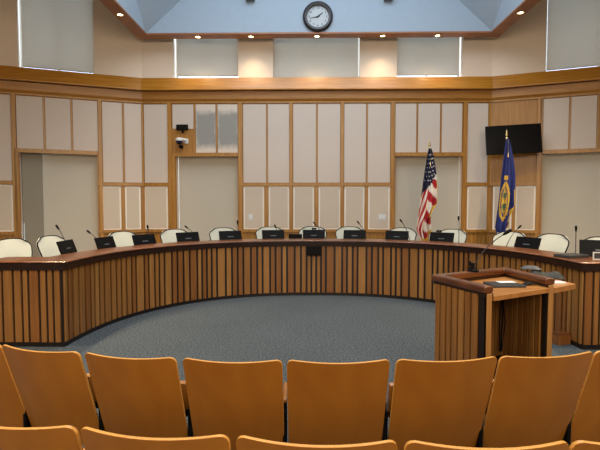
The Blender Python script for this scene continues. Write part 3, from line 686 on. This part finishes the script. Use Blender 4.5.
# ------------------------------------------------------------------ small display and camera on back wall
q = at_y(182.3, 131, WY - .08); t = thing('small_wall_display', 'small black display on the back wall above the white camera', 'display', (q.x, WY - .03, q.z), 0)
b = MB(); b.box(-.14, -.09, .02, .14, -.03, .15); b.build('housing', BLACK, t, bevel=.006); b = MB(); b.box(-.02, -.05, -.05, .02, 0, .02); b.build('bracket', BLACK, t, bevel=.004); b = MB(); b.box(-.12, -.093, .04, .12, -.09, .135); b.build('screen', SCREEN, t)
q = at_y(183, 141, WY - .08); t = thing('wall_camera', 'white dome camera on the wood plate of the back wall', 'camera', (q.x, WY - .03, q.z), 0)
b = MB(); b.box(.0, -.03, -.06, .12, 0, .06); b.build('mount_plate', WHITE, t, bevel=.008)
b = MB(); b.tube([(.06, -.03, .02), (-.02, -.14, .03)], .04, 10); b.lathe([(.02, .07), (.075, .055), (.09, .01), (.085, -.01)][::-1], 20, c=(-.07, -.14, 0)); b.build('body', WHITE, t, smooth=True)
b = MB(); b.lathe([(.02, -.09), (.06, -.07), (.078, -.03), (.08, -.012)], 20, c=(-.07, -.14, 0)); b.build('dome', mat('blue_black_dome', (24, 28, 60), .15), t, smooth=True)
b = MB(); b.lathe([(.01, -.19), (.05, -.17), (.055, -.13), (.03, -.10)], 14, c=(-.035, -.10, 0)); b.build('lens_unit', BLACK, t, smooth=True)
for px, nx, lab in ((250.7, 1, 'single white light switch on the low panel left'), (382, 2, 'double white light switch on the low panel near the striped flag')):
    q = at_y(px, 217, WY - .04); t = thing('light_switch', lab, 'switch', (q.x, WY - .037, q.z - .07), 0)
    b = MB(); b.box(-.045 * nx, -.006, 0, .045 * nx, .0, .14); b.build('cover_plate', WHITE, t, bevel=.003)
    for k in range(nx): b = MB(); x = (k - (nx - 1) / 2) * .075; b.box(x - .015, -.011, .04, x + .015, -.006, .10); b.build('rocker', PAPER, t)

# ------------------------------------------------------------------ clock on the light well
q = at_y(317.8, 17.2, RY); ck = thing('wall_clock', 'round dark framed wall clock above the wood ring', 'clock', (q.x, RY, q.z), 0)
CRd = 14.9 / 450 * 10.3
b = MB(); b.lathe([(CRd * .9, 0), (CRd, -.02), (CRd, -.05), (CRd * .88, -.085), (CRd * .74, -.075), (CRd * .72, -.03), (CRd * .70, 0)], 48, axis='y'); b.build('rim', mat('clock_rim', (38, 36, 38), .35), ck, smooth=True)
b = MB(); b.lathe([(CRd * .74, -.028), (CRd * .74, -.032)], 48, axis='y'); b.build('dial', mat('clock_dial', (182, 188, 192), .5), ck)
def txt(s_, size, loc, name, m, parent):
    c_ = bpy.data.curves.new(name, 'FONT'); c_.body = s_; c_.size = size; c_.align_x = 'CENTER'; c_.align_y = 'CENTER'; c_.extrude = .001; o = bpy.data.objects.new('tmp', c_)
    C.objects.link(o); bpy.context.view_layer.update(); me = bpy.data.meshes.new_from_object(o.evaluated_get(bpy.context.evaluated_depsgraph_get())); bpy.data.objects.remove(o)
    me.materials.clear(); me.materials.append(m); ob = bpy.data.objects.new(name, me); C.objects.link(ob); ob.parent = parent; ob.location = loc; ob.rotation_euler = (R(90), 0, 0); return ob
for k in range(1, 13):
    a_ = math.pi / 2 - k * math.pi / 6; txt(str(k), CRd * .2, (CRd * .58 * math.cos(a_), -.034, CRd * .58 * math.sin(a_)), 'numeral', BLACK, ck)
for nm, ang, ln, wd in (('minute_hand', 43 * 6, .56, .012), ('hour_hand', (1 + 43 / 60) * 30, .42, .017)):
    a_ = math.pi / 2 - R(ang); b = MB(); b.M = Matrix.Rotation(-a_, 4, 'Y'); b.add([(-.04, -.038, -wd), (CRd * ln, -.038, -wd * .4), (CRd * ln, -.038, wd * .4), (-.04, -.038, wd), (-.04, -.035, -wd), (CRd * ln, -.035, -wd * .4), (CRd * ln, -.035, wd * .4), (-.04, -.035, wd)], [(0, 1, 2, 3), (4, 7, 6, 5), (0, 4, 5, 1), (1, 5, 6, 2), (2, 6, 7, 3), (3, 7, 4, 0)]); b.build(nm, BLACK, ck)
for px, lab in ((250.5, 'small grey speaker high on the light well left of the clock'), (388, 'small grey speaker high on the light well right of the clock')):
    q = at_y(px, 1.6, RY); t = thing('wall_speaker', lab, 'speaker', (q.x, RY, q.z), 0); b = MB(); b.box(-.1, -.12, 0, .1, 0, .28); b.build('housing', MID, t, bevel=.008); b = MB(); b.box(-.085, -.124, .02, .085, -.12, .26); b.build('grille', DGREY, t)

# ------------------------------------------------------------------ recessed downlights in the wood ring
def downlight(x, y, label, power=55):
    t = thing('downlight', label, 'ceiling light', (x, y, RZ), 0, 'downlights in the wood ring')
    b = MB(); b.lathe([(.075, 0.0), (.075, -.012), (.055, -.012), (.05, -.004), (.05, 0)], 20); b.build('trim_ring', BRASS, t, smooth=True)
    b = MB(); b.lathe([(.05, -.004), (.03, -.0115), (.005, -.013)][::-1], 16); b.build('lens', LENS, t)
    l = bpy.data.lights.new('downlight_beam', 'SPOT'); l.energy = power; l.color = (1, .78, .5); l.spot_size = R(105); l.spot_blend = 1; l.shadow_soft_size = .05
    o = bpy.data.objects.new('downlight_beam', l); C.objects.link(o); o.parent = t; o.location = (0, 0, -.03)
ym = RY + .13
for k, px in enumerate((198, 251, 317, 382.5, 437.5)):
    q = at_z(px, 38, RZ); d = ray(px, 38); s_ = ym / d.y; downlight(d.x * s_, ym, 'glowing downlight in the ring, %s from the left on its far side' % ORD[k])
for s, px, lab in ((-1, 119, 'glowing downlight on the left arm of the wood ring'), (1, 521, 'glowing downlight on the right arm of the wood ring')):
    x = RX0 - .13 if s < 0 else RX1 + .13; d = ray(px, 14.5 if s < 0 else 12.5); s_ = (RZ - EYE) / d.z; y = d.y * s_; downlight(x, y, lab)
    for k in range(3): 
        l = bpy.data.lights.new('ring_beam', 'SPOT'); l.energy = 560; l.color = (1, .78, .5); l.spot_size = R(105); l.spot_blend = 1; l.shadow_soft_size = .05
        o = bpy.data.objects.new('ring_beam', l); C.objects.link(o); o.location = (x, y - 1.6 * (k + 1), RZ - .03)

# ------------------------------------------------------------------ auditorium seats
def seat(width, zt_=.82):
    t = thing('auditorium_seat', '', 'seat', (0, 0, 0), 0, 'wooden auditorium seats')
    hw = width / 2; tn = math.tan(R(18)); zb = .17
    def mid(x, z):
        k = x / hw; return -.048 * (1 - k * k) + (zt_ - z) * tn + .03 * math.sin((zt_ - z) * 5) * 0
    def ztop(x):
        k = abs(x) / hw; r_ = .035; z = zt_ - .008 * (1 - k * k); e_ = abs(x) - (hw - r_)
        if e_ > 0: z -= r_ - math.sqrt(max(0, r_ * r_ - e_ * e_))
        return z
    xs = [-hw + hw * .0] + []
    n = 30; xs = []
    for i in range(n + 1):
        s_ = 2 * i / n - 1; xs.append(hw * math.copysign(1 - (1 - abs(s_)) ** 1.4, s_))
    th = .017; nz = 14
    V_ = []; 
    for side in (0, 1):
        for x in xs:
            for j in range(nz + 1):
                f = j / nz; z = zb + (ztop(x) - zb) * f; wz = 1 - .03 * (1 - f)
                y = mid(x, z) + side * th; V_.append((x * wz, y, z + side * th * .0))
    W = nz + 1; N = len(xs) * W; b = MB(); fa, fb = [], []
    for i in range(n):
        for j in range(nz):
            a_ = i * W + j; fa.append((a_, a_ + W, a_ + W + 1, a_ + 1)); fa.append((N + a_, N + a_ + 1, N + a_ + W + 1, N + a_ + W))
        a_ = i * W + nz; fb.append((a_, a_ + W, N + a_ + W, N + a_)); a_ = i * W; fb.append((a_ + W, a_, N + a_, N + a_ + W))
    for j in range(nz): fb.append((j + 1, j, N + j, N + j + 1)); a_ = n * W + j; fb.append((a_, a_ + 1, N + a_ + 1, N + a_))
    b.add(V_, fa, 0); base = 0
    b.f += fb; b.m += [1] * len(fb)
    o = b.build('backrest_shell', [SEATW, SEATE], t, smooth=True, bevel=.003)
    b = MB(); b.grid(lambda u, v: ((2 * u - 1) * (hw - .03), mid((2 * u - 1) * (hw - .03), .36 + .34 * v) + th + .002, .36 + .34 * v), 12, 6, -.03); b.build('back_cushion', CUSH, t, smooth=True)
    b = MB(); b.grid(lambda u, v: ((2 * u - 1) * (hw - .035), .33 - .06 * v, .36 + .22 * v), 8, 6, .03); b.build('folded_seat_pan', SEATW, t, smooth=True)
    b = MB(); b.box(-hw + .04, .27, .36, hw - .04, .31, .395); b.build('hinge_bar', BLACK, t)
    for s in (-1,):
        x = -hw - .0125; b = MB(); b.box(x - .012, .16, 0.02, x + .012, .24, .46); b.box(x - .035, .08, 0, x + .035, .38, .02); b.box(x - .01, .18, .44, x + .01, .42, .50); b.build('standard', BLACK, t, bevel=.004)
        b = MB(); b.box(x - .011, .18, .50, x + .011, .44, .525); b.build('armrest', SEATW, t, bevel=.008)
    return t
def row(xs, xc, RL, RR, y0, z, labels, proto, sc):
    for k, x in enumerate(xs):
        o = proto if k == 0 else copy_tree(proto); dx = x - xc; Rr = RL if dx < 0 else RR
        ang = math.asin(dx / Rr); place(o, (x, y0 + Rr * (1 - math.cos(ang)), z), ang, labels[k]); o.scale = (sc[k], 1, 1)
p1 = seat(.545)
fr = ['front row wooden seat cut by the left edge', 'front row wooden seat below the left end of the dais', 'front row wooden seat, second whole back from the left', 'front row wooden seat just left of the picture middle', 'front row wooden seat just right of the picture middle',
      'front row wooden seat directly before the left side of the lectern', 'front row wooden seat before the open side of the lectern', 'front row wooden seat cut by the right edge']
row([-2.09, -1.555, -.985, -.405, .17, .765, 1.345, 1.92], -.12, 6.0, 9.0, 2.37, 0, fr, p1, (1, 1, 1, 1, 1.02, 1.04, 1.05, 1.05))
p2 = copy_tree(p1)
nr = ['nearest row wooden seat cut at the bottom left corner', 'nearest row wooden seat, second from the left at the bottom', 'nearest row wooden seat at the bottom middle', 'nearest row wooden seat right of the bottom middle', 'nearest row wooden seat cut at the bottom right corner']
row([-1.09, -.535, .03, .60, 1.155], .5, 11, 8.5, 1.46, .05, nr, p2, (1, .99, 1, 1, 1))
b = MB(); b.box(-5, -6.2, 0, 5, 2.02, .05); tag(b.build('floor_riser', CARPET), kind='structure')
